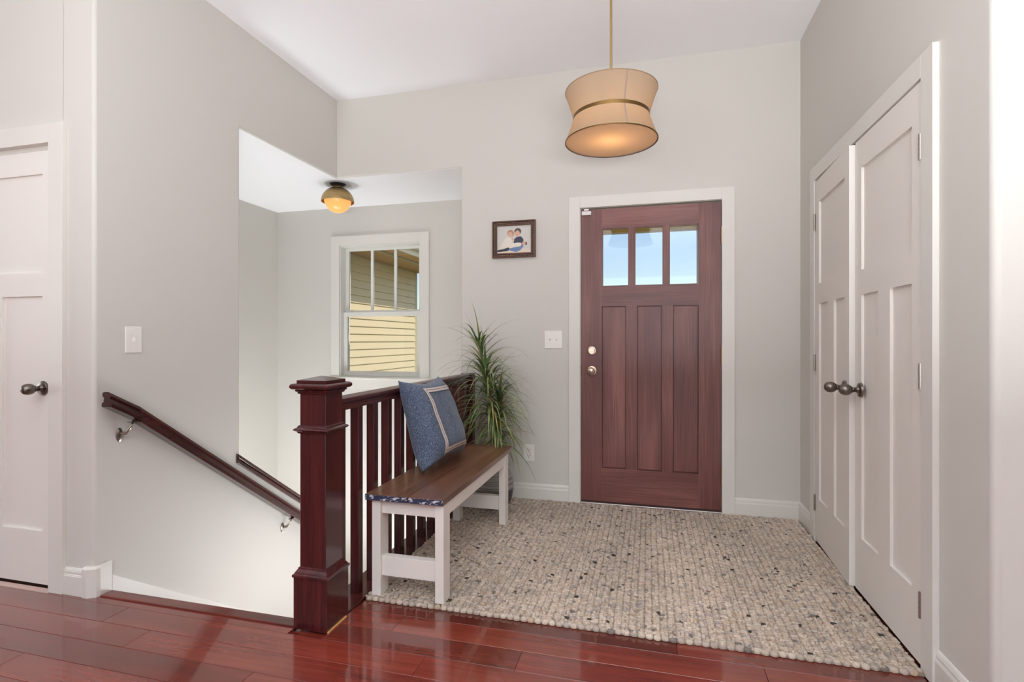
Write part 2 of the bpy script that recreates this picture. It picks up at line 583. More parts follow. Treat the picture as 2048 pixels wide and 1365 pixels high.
# stair recess
RB, RL, RR = 4.49, -3.594, -1.343
WX0, WX1, WZ0, WZ1 = -2.89, -2.04, 0.79, 2.055
rb = MB()
rb.box(-3.75, WX0, RB, RB + 0.16, -2.2, 2.55).box(WX1, -1.2, RB, RB + 0.16, -2.2, 2.55)
rb.box(WX0, WX1, RB, RB + 0.16, -2.2, WZ0).box(WX0, WX1, RB, RB + 0.16, WZ1, 2.55)
tag(rb.build('wall_recess_back', 'wall'), 'pale wall around the window in the stair recess', 'wall', kind='structure')
tag(MB().box(RL - 0.15, RL, 1.9, RB, -2.2, 2.55).build('wall_recess_left', 'wall'), 'pale left wall of the stair recess', 'wall', kind='structure')
tag(MB().box(RR, RR + 0.14, D + 0.15, RB, -2.2, 2.55).build('wall_recess_right', 'wall'), 'wall at the right end of the stair recess', 'wall', kind='structure')
rc = MB().box(-3.74, L - 0.013, 1.9, RB + 0.1, OPZ - 0.002, OPZ).box(L - 0.013, RR + 0.003, D + 0.013, RB + 0.1, OPZ - 0.002, OPZ)
rc.box(-3.74, L - 0.12, 1.9, RB + 0.1, OPZ, OPZ + 0.12).box(L - 0.12, -1.21, D + 0.16, RB + 0.1, OPZ, OPZ + 0.12)
tag(rc.build('ceiling_recess', 'ceiling'), 'lower white ceiling over the stair recess', 'ceiling', kind='structure')
tag(MB().box(-1.34, -1.2, 1.82, 3.8, -2.2, -0.26).build('wall_stair_right', 'wall'), 'wall under the railing inside the stairwell', 'wall', kind='structure')

# stairs going down
st = thing('stairs', (-1.86, 1.84, -1.29), 'wooden stair flight descending beside the left wall', 'stairs', kind='structure')
for k in range(7):
    z = -0.184 * (k + 1)
    y = 1.835 + 0.267 * k
    MB().box(L + 0.02, -1.342, y - 0.02, y + 0.267, z - 0.03, z).build('tread', 'stair', st)
    MB().box(L + 0.02, -1.342, y - 0.012, y, z + 0.002, z + 0.155).build('riser', 'trim', st)
MB().box(-3.59, -1.342, 3.69, RB, -1.32, -1.29).build('landing', 'stair', st)

# exterior ground
tag(MB().box(-14, 14, 4.66, 30, -0.45, -0.4).build('yard', 'lawn'), 'front yard grass beyond the entry', 'ground', kind='structure')


# ------------------------------------------------------------------ trim
def casing(name, fn, w0, w1, ztop, z0, cw, th, label, bottom=False):
    """fn(a, b, z): a along the wall, b out of the wall"""
    e = thing(name, fn((w0 + w1) / 2, 0, z0), label, 'trim', kind='structure')
    MB(fn).box(w0 - cw, w0, 0, th, z0, ztop + cw).build('side_casing', 'trim', e, bevel=0.0015)
    MB(fn).box(w1, w1 + cw, 0, th, z0, ztop + cw).build('side_casing', 'trim', e, bevel=0.0015)
    MB(fn).box(w0, w1, 0, th, ztop, ztop + cw).build('head_casing', 'trim', e, bevel=0.0015)
    return e


f_entry = lambda a, b, z: (a, D - b, z)
f_closet = lambda a, b, z: (W - b, a, z)
f_near = lambda a, b, z: (a, 1.785 - b, z)
f_rec = lambda a, b, z: (a, RB - b, z)
c1 = casing('trim_1', f_entry, DX0 + 0.008, DX1 - 0.012, DZ1 - 0.01, 0.0, 0.078, 0.018, 'white flat casing around the front door')
MB().box(DX0, DX0 + 0.012, D - 0.002, D + 0.16, 0.0, DZ1).build('jamb', 'trim', c1)
MB().box(DX1 - 0.012, DX1, D - 0.002, D + 0.16, 0.0, DZ1).build('jamb', 'trim', c1)
MB().box(DX0, DX1, D - 0.002, D + 0.16, DZ1 - 0.012, DZ1).build('head_jamb', 'trim', c1)
c2 = casing('trim_2', f_closet, CY0 + 0.004, CY1 - 0.004, CZ1 - 0.004, 0.0, 0.08, 0.02, 'white flat casing around the double closet doors')
MB().box(W, W + 0.12, CY0, CY0 + 0.006, 0, CZ1).build('jamb', 'trim', c2)
MB().box(W - 0.002, W + 0.12, CY1 - 0.018, CY1, 0, CZ1).build('jamb', 'trim', c2)
MB().box(W - 0.002, W + 0.12, CY0, CY1, CZ1 - 0.008, CZ1).build('head_jamb', 'trim', c2)
c3 = casing('trim_3', f_near, LDX1 - 0.80, LDX1, 2.035, 0.0, 0.085, 0.02, 'white flat casing around the door at the left edge')
MB().box(LDX1, LDX1 + 0.006, 1.785, 1.905, 0, 2.05).build('jamb', 'trim', c3)
MB().box(LDX1 - 0.81, LDX1, 1.785, 1.905, 2.036, 2.05).build('head_jamb', 'trim', c3)

BASE = [(0, 0), (0.014, 0), (0.014, 0.085), (0.0125, 0.088), (0.0125, 0.0905), (0.0105, 0.0935), (0.0105, 0.106), (0.0085, 0.108), (0.0085, 0.111), (0.004, 0.119), (0, 0.12)]


def baseboard(name, fn, a0, a1, label):
    o = MB(fn).prism(BASE, a0, a1, lambda p, q, a: (a, p, q)).build(name, 'trim')
    return tag(o, label, 'baseboard', kind='structure')


baseboard('baseboard_back_left', f_entry, -1.335, DX0 - 0.07, 'white baseboard behind the potted plant')
baseboard('baseboard_back_right', f_entry, DX1 + 0.066, W, 'white baseboard right of the front door')
baseboard('baseboard_right_far', f_closet, CY1 + 0.076, D - 0.014, 'short white baseboard between entry wall and closet casing')
baseboard('baseboard_right_near', f_closet, 1.76, CY0 - 0.076, 'white baseboard right of the closet casing')
baseboard('baseboard_near_left', f_near, LDX1 + 0.085, -2.425, 'short white baseboard left of the stair corner')
baseboard('baseboard_near_right', lambda a, b, z: (a, 1.745 - b, z), 0.95, 3.5, 'white baseboard on the wall at the right edge')
# corner block at the bullnose
cb = MB()
pc = [(-2.428, 1.79), (-2.428, 1.767), (-2.398, 1.765), (-2.366, 1.785), (-2.362, 1.80), (-2.362, 1.852), (-2.39, 1.852), (-2.43, 1.80)]
cb.prism(pc, 0.0, 0.125, XY)
pc2 = [(x + (0.006 if x < -2.41 else -0.006), y + 0.007) for x, y in pc]
n = len(pc)
cb.add([(x, y, 0.125) for x, y in pc] + [(x, y, 0.135) for x, y in pc2], [(i, (i + 1) % n, n + (i + 1) % n, n + i) for i in range(n)] + [tuple(range(n, 2 * n))])
tag(cb.build('trim_4', 'trim'), 'white rounded corner block of the baseboard beside the stair', 'trim', kind='structure')
# skirt board along the stair wall
sk = MB().prism([(1.855, 0.075), (1.855, -0.2), (3.70, -1.49), (3.70, -1.215)], L - 0.002, L + 0.014, YZ)
tag(sk.build('trim_5', 'trim', bevel=0.003), 'white sloping skirt board running down the stair wall', 'trim', kind='structure')
# sloped cap on the knee wall
s_ = -0.712
kc = thing('trim_6', (L - 0.06, 2.64, 0.3), 'dark wooden sloping cap on the low wall between the stair flights', 'trim', kind='structure')
MB().prism([(2.615, 0.462), (2.615, 0.438), (3.66, 0.438 + s_ * 1.045), (3.66, 0.462 + s_ * 1.045)], L - 0.135, L + 0.018, YZ).build('cap_board', 'hand', kc, bevel=0.003)
MB().prism([(2.612, 0.436), (2.612, 0.408), (3.66, 0.408 + s_ * 1.045), (3.66, 0.436 + s_ * 1.045)], L, L + 0.012, YZ).build('cap_molding', 'rail_y', kc, bevel=0.003)
# nosing at the top of the stair and landing edge under the balusters
ns = MB().box(-2.362, -1.36, 1.796, 1.852, -0.02, 0.006)
tag(ns.build('trim_7', 'rail_x', bevel=0.004), 'red wooden nosing strip at the top of the stair', 'trim', kind='structure')
MB().box(-4.0, -1.36, 1.7555 , 1.796, -0.012, -0.0005).build('plank', 'floor', floor)
le = MB().box(-1.352, -1.216, 1.93, 3.66, -0.03, 0.004)
tag(le.build('trim_8', 'rail_y', bevel=0.003), 'red wooden landing edge under the balusters', 'trim', kind='structure')


# ------------------------------------------------------------------ doors
def ellipse_knob(parent, fn, mat, r_rose=0.033, rose_mat=None, long=0.088, rk=0.0255):
    """fn(a, b, t): t out of the door face"""
    k = MB().lathe([(0.004, 0.018), (0.010, 0.020), (0.011, 0.030), (0.014, 0.034)] +
                   [(rk * math.sin(u) ** 0.8, long - (long - 0.034) * (0.5 + 0.5 * math.cos(math.pi - u))) for u in [math.pi * (0.86 - 0.82 * i / 12) for i in range(13)]][::1],
                   20, fn).build('knob', mat, parent, smooth=True, auto=50)
    MB().lathe([(r_rose, 0.0), (r_rose, 0.004), (r_rose * 0.9, 0.009), (0.016, 0.012), (0.012, 0.02)], 24, fn).build('rose', rose_mat or mat, k, smooth=True, auto=40)
    return k


def hinge(parent, fn, z0, z1, mat, leaf=True):
    h = MB()
    h.lathe([(0.0055, z0), (0.0055, z1)], 10, lambda a, b, t: fn(a, b + 0.004, t))
    for j in range(1, 5):
        zz = z0 + (z1 - z0) * j / 5
        h.lathe([(0.0063, zz - 0.0012), (0.0063, zz + 0.0012)], 10, lambda a, b, t: fn(a, b + 0.004, t))
    if leaf:
        h.box(*[0] * 6) if False else None
    o = h.build('hinge', mat, parent, smooth=True, auto=40)
    return o


def shaker(name, fn, w, z0, z1, knob_a, hinge_a, label, hinges, leaf_plate=None):
    e = thing(name, fn(w / 2, 0, z0), label, 'door', kind='structure')
    st_, top, mid0, mid1, bot = 0.068, 1.905, 1.452, 1.343, 0.262
    f = MB(fn)
    T = -0.035
    f.box(0, st_, T, 0, z0, z1).box(w - st_, w, T, 0, z0, z1)
    f.box(st_, w - st_, T, 0, top, z1).box(st_, w - st_, T, 0, mid1, mid0).box(st_, w - st_, T, 0, z0, bot)
    c0, c1_ = w / 2 - 0.055, w / 2 + 0.055
    f.box(c0, c1_, T, 0, bot, mid1)
    f.build('door_frame', 'door_white', e)
    for (a0, a1, b0, b1) in ((st_, w - st_, mid0, top), (st_, c0, bot, mid1), (c1_, w - st_, bot, mid1)):
        p = MB(fn)
        p.box(a0 - 0.003, a1 + 0.003, -0.026, -0.011, b0 - 0.003, b1 + 0.003)
        p.build('panel', 'door_white', e)
    ellipse_knob(e, lambda a, b, t: fn(knob_a + a, t, 0.92 + b), 'nickel_dark')
    for h0, h1 in hinges:
        hinge(e, lambda a, b, t: fn(hinge_a + a, b, t), h0, h1, 'nickel')
    return e


HZ = ((0.182, 0.272), (0.97, 1.06), (1.762, 1.852))
DF = 0.909
shaker('door_2', lambda a, b, z: (DF - b, CY0 + 0.007 + a, z), 0.596, 0.018, 2.036, 0.53, -0.002, 'white panelled closet door nearest the viewer, knob on its far edge', HZ)
th = R(2.3)
hx, hy = DF, CY1 - 0.021


def f_far(a, b, z):
    # a measured from the free edge towards the hinge; hinged at far side, standing slightly ajar
    dd = 0.582 - a
    return (hx - dd * math.sin(th) - b * math.cos(th), hy - dd * math.cos(th) + b * math.sin(th), z)


d3 = shaker('door_3', f_far, 0.582, 0.02, 2.03, 0.055, 0.586, 'white panelled closet door beside the entry wall, slightly ajar', HZ)
for h0, h1 in HZ:
    MB().box(W - 0.003, W + 0.02, CY1 - 0.0195, CY1 - 0.0175, h0, h1).build('hinge_leaf', 'nickel', d3)
# catch at the meeting point of the closet head
MB().box(DF + 0.003, DF + 0.03, 2.69, 2.72, 2.026, 2.0385).build('ball_catch', 'black_metal', d3)

# left door (seen in part)
shaker('door_4', lambda a, b, z: (LDX1 - 0.002 - a, 1.790 - b, z), 0.76, 0.018, 2.012, 0.062, 0.78, 'white panelled door cut by the left edge of view', HZ)
MB().box(LDX1 - 0.8, LDX1, 1.80, 1.86, 2.018, 2.036).build('stop', 'trim', c3)
tag(MB().box(LDX1 - 0.9, LDX1 + 0.1, 1.906, 1.95, -0.1, 2.1).build('shade_sheet_left_door', 'gap'), 'dark sheet standing in for the shade behind the white door at left', 'wall', kind='structure')  # shade behind the left door, put in as a dark sheet

# front door
fd = thing('door_1', (0, D, 0.02), 'reddish brown wooden front door with three small panes', 'door', kind='structure')
fe = lambda a, b, z: (a, D - 0.002 - b, z)
X0, X1, Z0, Z1 = -0.455, 0.457, 0.03, 2.046
T = -0.044
pan = [(-0.313, -0.150), (-0.077, 0.086), (0.156, 0.317)]
lit = [(-0.311, -0.130), (-0.093, 0.095), (0.131, 0.313)]
PZ0, PZ1, LZ0, LZ1 = 0.259, 1.373, 1.510, 1.910
MB(fe).box(X0, -0.313, T, 0, Z0, Z1).build('stile', 'door_v', fd)
MB(fe).box(0.317, X1, T, 0, Z0, Z1).build('stile', 'door_v', fd)
MB(fe).box(-0.313, 0.317, T, 0, LZ1, Z1).build('rail', 'door_h', fd)
MB(fe).box(-0.313, 0.317, T, 0, PZ1, LZ0).build('rail', 'door_h', fd)
MB(fe).box(-0.313, 0.317, T, 0, Z0, PZ0).build('rail', 'door_h', fd)
for a, b in ((-0.150, -0.077), (0.086, 0.156)):
    MB(fe).box(a, b, T, 0, PZ0, PZ1).build('mullion', 'door_v', fd)
for a, b in ((-0.130, -0.093), (0.095, 0.131)):
    MB(fe).box(a, b, T, 0.001, LZ0, LZ1).build('muntin', 'door_v', fd)
for a, b in pan:
    p = MB(fe)
    p.box(a, b, -0.034, -0.012, PZ0, PZ1)
    p.box(a + 0.006, b - 0.006, -0.013, -0.003, PZ0 + 0.006, PZ1 - 0.006)
    p.build('panel', 'door_v', fd, bevel=0.002)
for a, b in lit:
    MB(fe).box(a, b, -0.026, -0.018, LZ0, LZ1).build('pane', 'glass', fd)
    s2 = MB(fe)
    w = 0.006
    s2.box(a, a + w, -0.018, -0.004, LZ0, LZ1).box(b - w, b, -0.018, -0.004, LZ0, LZ1)
    s2.box(a + w, b - w, -0.018, -0.004, LZ0, LZ0 + w).box(a + w, b - w, -0.018, -0.004, LZ1 - w, LZ1)
    s2.build('glazing_bead', 'door_v', fd)
fk = lambda z: (lambda a, b, t: fe(-0.381 + a, t, z + b))
kb = MB().lathe([(0.013, 0.012), (0.012, 0.03), (0.019, 0.036), (0.025, 0.045), (0.0255, 0.054), (0.022, 0.062), (0.012, 0.067), (0.003, 0.068)], 24, fk(0.929)).build('door_knob', 'champagne', fd, smooth=True, auto=50)
MB().lathe([(0.034, 0), (0.034, 0.004), (0.031, 0.008), (0.026, 0.009), (0.024, 0.014), (0.014, 0.016)], 28, fk(0.929)).build('rose', 'champagne', kb, smooth=True, auto=35)
MB().lathe([(0.006, 0.066), (0.006, 0.070), (0.003, 0.071)], 12, fk(0.929)).build('lock_button', 'nickel', kb)
db = MB().lathe([(0.032, 0), (0.032, 0.006), (0.029, 0.011), (0.024, 0.012), (0.023, 0.016), (0.021, 0.018), (0.002, 0.018)], 28, fk(1.067)).build('deadbolt', 'champagne', fd, smooth=True, auto=35)
tt = MB()
for i in range(1):
    tt.prism([(-0.019, -0.001), (-0.010, -0.0065), (0.008, -0.006), (0.018, -0.003), (0.019, 0.001), (0.010, 0.0065), (-0.008, 0.006), (-0.018, 0.003)], 0.016, 0.030, lambda p, q, a: fk(1.067)(p, q, a))
tt.build('thumb_turn', 'champagne', db, bevel=0.001)
for h0, h1 in ((0.193, 0.305), (0.985, 1.098), (1.772, 1.882)):
    hinge(fd, lambda a, b, t: fe(0.460 + a, b + 0.002, t), h0, h1, 'brass')
MB(fe).box(X0 - 0.006, X0 - 0.001, -0.03, -0.001, 0.89, 0.965).build('strike_plate', 'gap', fd)
MB(fe).box(X0, X1, -0.05, -0.006, 0.018, 0.03).build('door_sweep', 'rubber', fd)
MB().box(DX0 + 0.012, DX1 - 0.012, D - 0.012, D + 0.16, 0.0, 0.018).build('threshold', 'steel', fd, bevel=0.003)
sn = thing('contact_sensor', (-0.42, D - 0.01, 2.008), 'small white alarm sensor at the top corner of the front door', 'sensor')
MB(fe).box(-0.450, -0.385, 0.0, 0.016, 2.006, 2.034).build('sensor_body', 'sensor', sn, bevel=0.004)
MB(fe).box(-0.434, -0.402, 0.002, 0.012, 2.038, 2.050).build('sensor_magnet', 'sensor', sn, bevel=0.002)

# ------------------------------------------------------------------ window in the recess
wd = thing('window_1', ((WX0 + WX1) / 2, RB, WZ0), 'white double-hung window with three upper lites in the stair recess', 'window', kind='structure')
cw = 0.085
MB(f_rec).box(WX0 - cw, WX0 + 0.004, 0, 0.018, WZ0 - 0.02, WZ1 + cw).build('side_casing', 'trim', wd, bevel=0.0015)
MB(f_rec).box(WX1 - 0.004, WX1 + cw, 0, 0.018, WZ0 - 0.02, WZ1 + cw).build('side_casing', 'trim', wd, bevel=0.0015)
MB(f_rec).box(WX0 + 0.004, WX1 - 0.004, 0, 0.018, WZ1 - 0.004, WZ1 + cw).build('head_casing', 'trim', wd, bevel=0.0015)
MB(f_rec).box(WX0 - cw, WX1 + cw, 0, 0.016, WZ0 - 0.11, WZ0 - 0.022).build('apron', 'trim', wd, bevel=0.002)
MB(f_rec).box(WX0 - cw - 0.015, WX1 + cw + 0.015, -0.05, 0.03, WZ0 - 0.022, WZ0 - 0.002).build('stool', 'trim', wd, bevel=0.004)
fr_ = MB()
fr_.box(WX0, WX0 + 0.012, RB, RB + 0.16, WZ0, WZ1).box(WX1 - 0.012, WX1, RB, RB + 0.16, WZ0, WZ1)
fr_.box(WX0 + 0.012, WX1 - 0.012, RB, RB + 0.16, WZ1 - 0.012, WZ1).box(WX0 + 0.012, WX1 - 0.012, RB, RB + 0.16, WZ0, WZ0 + 0.006)
fr_.build('jamb_liner', 'vinyl', wd)


def sash(name, y0, y1, z0, z1, rail_b, rail_t, stile, lites, xa=WX0 + 0.014, xb=WX1 - 0.014):
    s = MB()
    s.box(xa, xa + stile, y0, y1, z0, z1).box(xb - stile, xb, y0, y1, z0, z1)
    s.box(xa + stile, xb - stile, y0, y1, z0, z0 + rail_b).box(xa + stile, xb - stile, y0, y1, z1 - rail_t, z1)
    o = s.build(name, 'vinyl', wd, bevel=0.002)
    gx0, gx1 = xa + stile, xb - stile
    mw = 0.026
    for j in range(lites):
        a = gx0 + (gx1 - gx0) * j / lites
        b = gx0 + (gx1 - gx0) * (j + 1) / lites
        MB().box(a, b, (y0 + y1) / 2 - 0.002, (y0 + y1) / 2 + 0.002, z0 + rail_b, z1 - rail_t).build('pane', 'glass', o)
        if j:
            MB().box(a - mw / 2, a + mw / 2, (y0 + y1) / 2 - 0.009, (y0 + y1) / 2 + 0.009, z0 + rail_b, z1 - rail_t).build('muntin', 'vinyl', o)
    return o


sash('upper_sash', RB + 0.075, RB + 0.105, 1.385, 2.043, 0.045, 0.035, 0.04, 3)
sash('lower_sash', RB + 0.04, RB + 0.07, 0.797, 1.412, 0.045, 0.042, 0.045, 1)

# ------------------------------------------------------------------ railing
NX, NY = -1.284, 1.866
rg = thing('stair_railing', (NX, NY, 0.0), 'dark cherry stair railing with square newel post and balusters', 'railing')


def sq(mb, h, z0, z1, h2=None):
    h2 = h if h2 is None else h2
    vs = [(NX + sx_ * h, NY + sy_ * h, z0) for sx_, sy_ in ((-1, -1), (1, -1), (1, 1), (-1, 1))]
    vs += [(NX + sx_ * h2, NY + sy_ * h2, z1) for sx_, sy_ in ((-1, -1), (1, -1), (1, 1), (-1, 1))]
    mb.add(vs, [(0, 1, 2, 3), (4, 5, 6, 7), (0, 1, 5, 4), (1, 2, 6, 5), (2, 3, 7, 6), (3, 0, 4, 7)])
    return mb


def stack(prof):
    """stacked square rings (half width, z)"""
    mb = MB()
    vs = []
    for h, z in prof:
        vs += [(NX + a * h, NY + b * h, z) for a, b in ((-1, -1), (1, -1), (1, 1), (-1, 1))]
    fs = [(0, 1, 2, 3)]
    for i in range(len(prof) - 1):
        fs += [(4 * i + k, 4 * i + (k + 1) % 4, 4 * i + 4 + (k + 1) % 4, 4 * i + 4 + k) for k in range(4)]
    m = 4 * (len(prof) - 1)
    fs.append((m, m + 1, m + 2, m + 3))
    return mb.add(vs, fs)


newel = sq(MB(), 0.058, 0.20, 0.95).build('newel_post', 'rail', rg, bevel=0.002)
stack([(0.0755, 0.0), (0.0755, 0.205)]).build('plinth', 'rail', newel, bevel=0.002)
stack([(0.070, 0.2), (0.079, 0.203), (0.080, 0.208), (0.079, 0.213), (0.074, 0.216), (0.071, 0.222), (0.064, 0.232), (0.062, 0.238), (0.058, 0.24)]).build('plinth_molding', 'rail', newel)
stack([(0.058, 0.768), (0.063, 0.770), (0.068, 0.778), (0.076, 0.783), (0.077, 0.786), (0.075, 0.789), (0.066, 0.794), (0.064, 0.80), (0.058, 0.803)]).build('collar_molding', 'rail', newel)
cap = stack([(0.058, 0.925), (0.064, 0.928), (0.065, 0.934), (0.070, 0.937), (0.072, 0.941), (0.070, 0.944)] +
            [(0.074 + 0.013 * math.sin(math.pi * i / 8), 0.945 + 0.024 * (1 - math.cos(math.pi * i / 8)) / 2) for i in range(9)] + [(0.066, 0.970)]).build('cap', 'rail', newel)
stack([(0.066, 0.969), (0.067, 0.971), (0.067, 0.981), (0.003, 0.996)]).build('cap_top', 'rail', newel)
tag_ = MB().box(NX + 0.0762, NX + 0.0815, NY - 0.074, NY + 0.055, 0.0, 0.006).build('unfinished_strip', 'raw_wood', rg, bevel=0.001)
# top rail profile (x, z)
RX = -1.277
prof = [(-0.024, 0.842), (-0.024, 0.852), (-0.020, 0.856), (-0.021, 0.868), (-0.029, 0.874), (-0.032, 0.882), (-0.030, 0.892), (-0.018, 0.900), (0, 0.903),
        (0.018, 0.900), (0.030, 0.892), (0.032, 0.882), (0.029, 0.874), (0.021, 0.868), (0.020, 0.856), (0.024, 0.852), (0.024, 0.842)]
MB().prism([(RX + p, q) for p, q in prof], NY + 0.05, 3.645, XZ).build('top_rail', 'rail_y', rg, smooth=True, auto=35)
for k in range(-1, 11):
    y = 2.098 + 0.1397 * k
    MB().box(RX - 0.02, RX + 0.02, y, y + 0.04, 0.004, 0.845).build('baluster', 'rail', rg, bevel=0.0015)
MB().box(RX - 0.045, RX + 0.045, 3.60, 3.66, 0.004, 0.90).build('wall_post', 'rail', rg, bevel=0.002)

# ------------------------------------------------------------------ wall handrail
hr = thing('handrail', (L + 0.06, 1.80, 0.8), 'dark wooden handrail sloping down the left stair wall', 'handrail')
HP = [(-0.022, -0.030), (-0.022, -0.016), (-0.014, -0.010), (-0.012, 0.006), (-0.020, 0.016), (-0.018, 0.027), (-0.008, 0.031),
      (0.008, 0.031), (0.018, 0.027), (0.020, 0.016), (0.012, 0.006), (0.014, -0.010), (0.022, -0.016), (0.022, -0.030)]


def sweep(path, profile):
    mb = MB()
    vs, fs = [], []
    n = len(profile)
    for (x, y, z) in path:
        vs += [(x + p, y, z + q) for p, q in profile]
    for i in range(len(path) - 1):
        fs += [(i * n + k, i * n + (k + 1) % n, (i + 1) * n + (k + 1) % n, (i + 1) * n + k) for k in range(n)]
    fs += [tuple(range(n)), tuple((len(path) - 1) * n + k for k in range(n))]
    return mb.add(vs, fs)


HXc = L + 0.06
sweep([(HXc, 1.795, 0.877), (HXc, 1.937, 0.797)], [(p * 1.3, q * 1.1) for p, q in HP]).build('rail_fitting', 'hand', hr, smooth=True, auto=35)
sweep([(HXc, 1.935, 0.795), (HXc, 3.45, 0.795 - 0.731 * 1.515)], [(p * 1.2, q * 1.25) for p, q in HP]).build('rail', 'hand', hr, smooth=True, auto=35)
for by, bz in ((1.90, 0.700), (3.02, -0.118)):
    br = MB().tube([(L + 0.006, by + 0.0, bz + 0.005), (L + 0.03, by + 0.003, bz + 0.008), (L + 0.05, by + 0.012, bz + 0.03), (HXc, by + 0.02, bz + 0.062)], 0.008, 10).build('bracket', 'nickel', hr, smooth=True)
    MB().lathe([(0.021, 0.0), (0.021, 0.003), (0.016, 0.007), (0.003, 0.008)], 20, lambda a, b, t: (L + t, by + a * 0.8, bz + b * 1.55)).build('plate', 'nickel', br, smooth=True, auto=40)
    MB().box(HXc - 0.012, HXc + 0.012, by, by + 0.045, bz + 0.058, bz + 0.062).build('saddle', 'nickel', br)


# ------------------------------------------------------------------ switches and outlet
def toggle_plate(name, fn, c, z, gangs, label, cat='switch'):
    e = thing(name, fn(c, 0, z - 0.06), label, cat)
    w = 0.083 if gangs == 1 else 0.128
    MB(fn).box(c - w / 2, c + w / 2, 0, 0.006, z - 0.0625, z + 0.0625).build('plate', 'plastic', e, bevel=0.003)
    for g in range(gangs):
        cc = c + (g - (gangs - 1) / 2) * 0.046
        tg = MB(fn).box(cc - 0.0065, cc + 0.0065, 0.005, 0.0075, z - 0.013, z + 0.013).build('toggle_slot', 'toggle', e)
        MB(fn).prism([(0.006, -0.009), (0.016, 0.004), (0.016, 0.011), (0.006, 0.009)], cc - 0.0045, cc + 0.0045, lambda p, q, a: (a, p, z + q)).build('toggle', 'toggle', tg)
        for dz in (-0.03, 0.03):
            MB().lathe([(0.0035, 0.0055), (0.0035, 0.0070), (0.001, 0.0073)], 10, lambda a, b, t: fn(cc + a, t, z + dz + b)).build('screw', 'plastic', e)
    return e


toggle_plate('light_switch', lambda a, b, z: (L + b, a, z), 1.967, 1.143, 1, 'white single toggle switch on the left stair wall')
toggle_plate('light_switch', f_entry, -0.651, 1.145, 2, 'white double toggle switch left of the front door')
oe = thing('outlet', (-0.828, D, 0.28), 'white duplex outlet low on the wall behind the plant', 'outlet')
MB(f_entry).box(-0.869, -0.787, 0, 0.006, 0.277, 0.396).build('plate', 'plastic', oe, bevel=0.003)
for zc in (0.314, 0.358):
    rc_ = MB().lathe([(0.0165, 0.005), (0.0165, 0.008), (0.015, 0.0085)], 20, lambda a, b, t: f_entry(-0.828 + a, t, zc + b * 0.85)).build('receptacle', 'toggle', oe)
    for (dx, dz, ww, hh) in ((-0.0065, 0.003, 0.0016, 0.0045), (0.0065, 0.003, 0.0016, 0.0036), (0, -0.008, 0.0028, 0.0026)):
        MB(f_entry).box(-0.828 + dx - ww, -0.828 + dx + ww, 0.008, 0.0089, zc + dz - hh, zc + dz + hh).build('slot', 'slot', rc_)

# ------------------------------------------------------------------ picture
pf = thing('picture_frame', (-0.937, D, 1.73), 'small framed family photograph on the entry wall', 'picture')
PX0, PX1, PZa, PZb = -1.096, -0.777, 1.733, 1.998


def ring(mb, i0, i1, b0, b1, fn=f_entry):
    x0, x1, z0, z1 = PX0 + i0, PX1 - i0, PZa + i0, PZb - i0
    X0_, X1_, Z0_, Z1_ = PX0 + i1, PX1 - i1, PZa + i1, PZb - i1
    mb.fn = fn
    mb.box(x0, X0_, b0, b1, z0, z1).box(X1_, x1, b0, b1, z0, z1).box(X0_, X1_, b0, b1, z0, Z0_).box(X0_, X1_, b0, b1, Z1_, z1)
    return mb


ring(MB(), 0.0, 0.010, 0, 0.026).build('outer_molding', 'frame_wood', pf, bevel=0.003)
ring(MB(), 0.010, 0.023, 0, 0.016).build('dark_channel', 'frame_dark', pf)
ring(MB(), 0.023, 0.034, 0, 0.021).build('inner_molding', 'frame_wood', pf, bevel=0.003)
bd = MB()
cx, cz = 0.0165, 0.0165
xs_ = [PX0 + cx + (PX1 - PX0 - 2 * cx) * i / 24 for i in range(25)]
zs_ = [PZa + cz + (PZb - PZa - 2 * cz) * i / 20 for i in range(21)]
beads = [(x, PZa + cz) for x in xs_] + [(x, PZb - cz) for x in xs_] + [(PX0 + cx, z) for z in zs_[1:-1]] + [(PX1 - cx, z) for z in zs_[1:-1]]
for x, z in beads:
    bd.lathe([(0.0042, 0.016), (0.0032, 0.019), (0.0008, 0.0205)], 8, lambda a, b, t: f_entry(x + a, t, z + b))
bd.build('bead_row', 'bead', pf, smooth=True)['kind'] = 'stuff'
# the print: flat coloured shapes in a 0..1 frame
ph = MB()
pm = []


def pcol(nm, c):
    M[nm] = plain(nm, c, 0.3)
    pm.append(nm)
    return len(pm) - 1


gx0, gx1, gz0, gz1 = PX0 + 0.033, PX1 - 0.033, PZa + 0.033, PZb - 0.033
lay = [0.006]


def patch(ci, pts):
    ph.cur = ci
    lay[0] += 0.00012
    q = [f_entry(gx0 + (gx1 - gx0) * u, lay[0], gz0 + (gz1 - gz0) * v) for u, v in pts]
    ph.add(q, [tuple(range(len(q)))])


def blob(ci, cx_, cy_, rx, ry, rot=0, n=14):
    patch(ci, [(cx_ + rx * math.cos(t_) * math.cos(rot) - ry * math.sin(t_) * math.sin(rot), cy_ + (rx * math.cos(t_) * math.sin(rot) + ry * math.sin(t_) * math.cos(rot))) for t_ in [2 * math.pi * i / n for i in range(n)]])


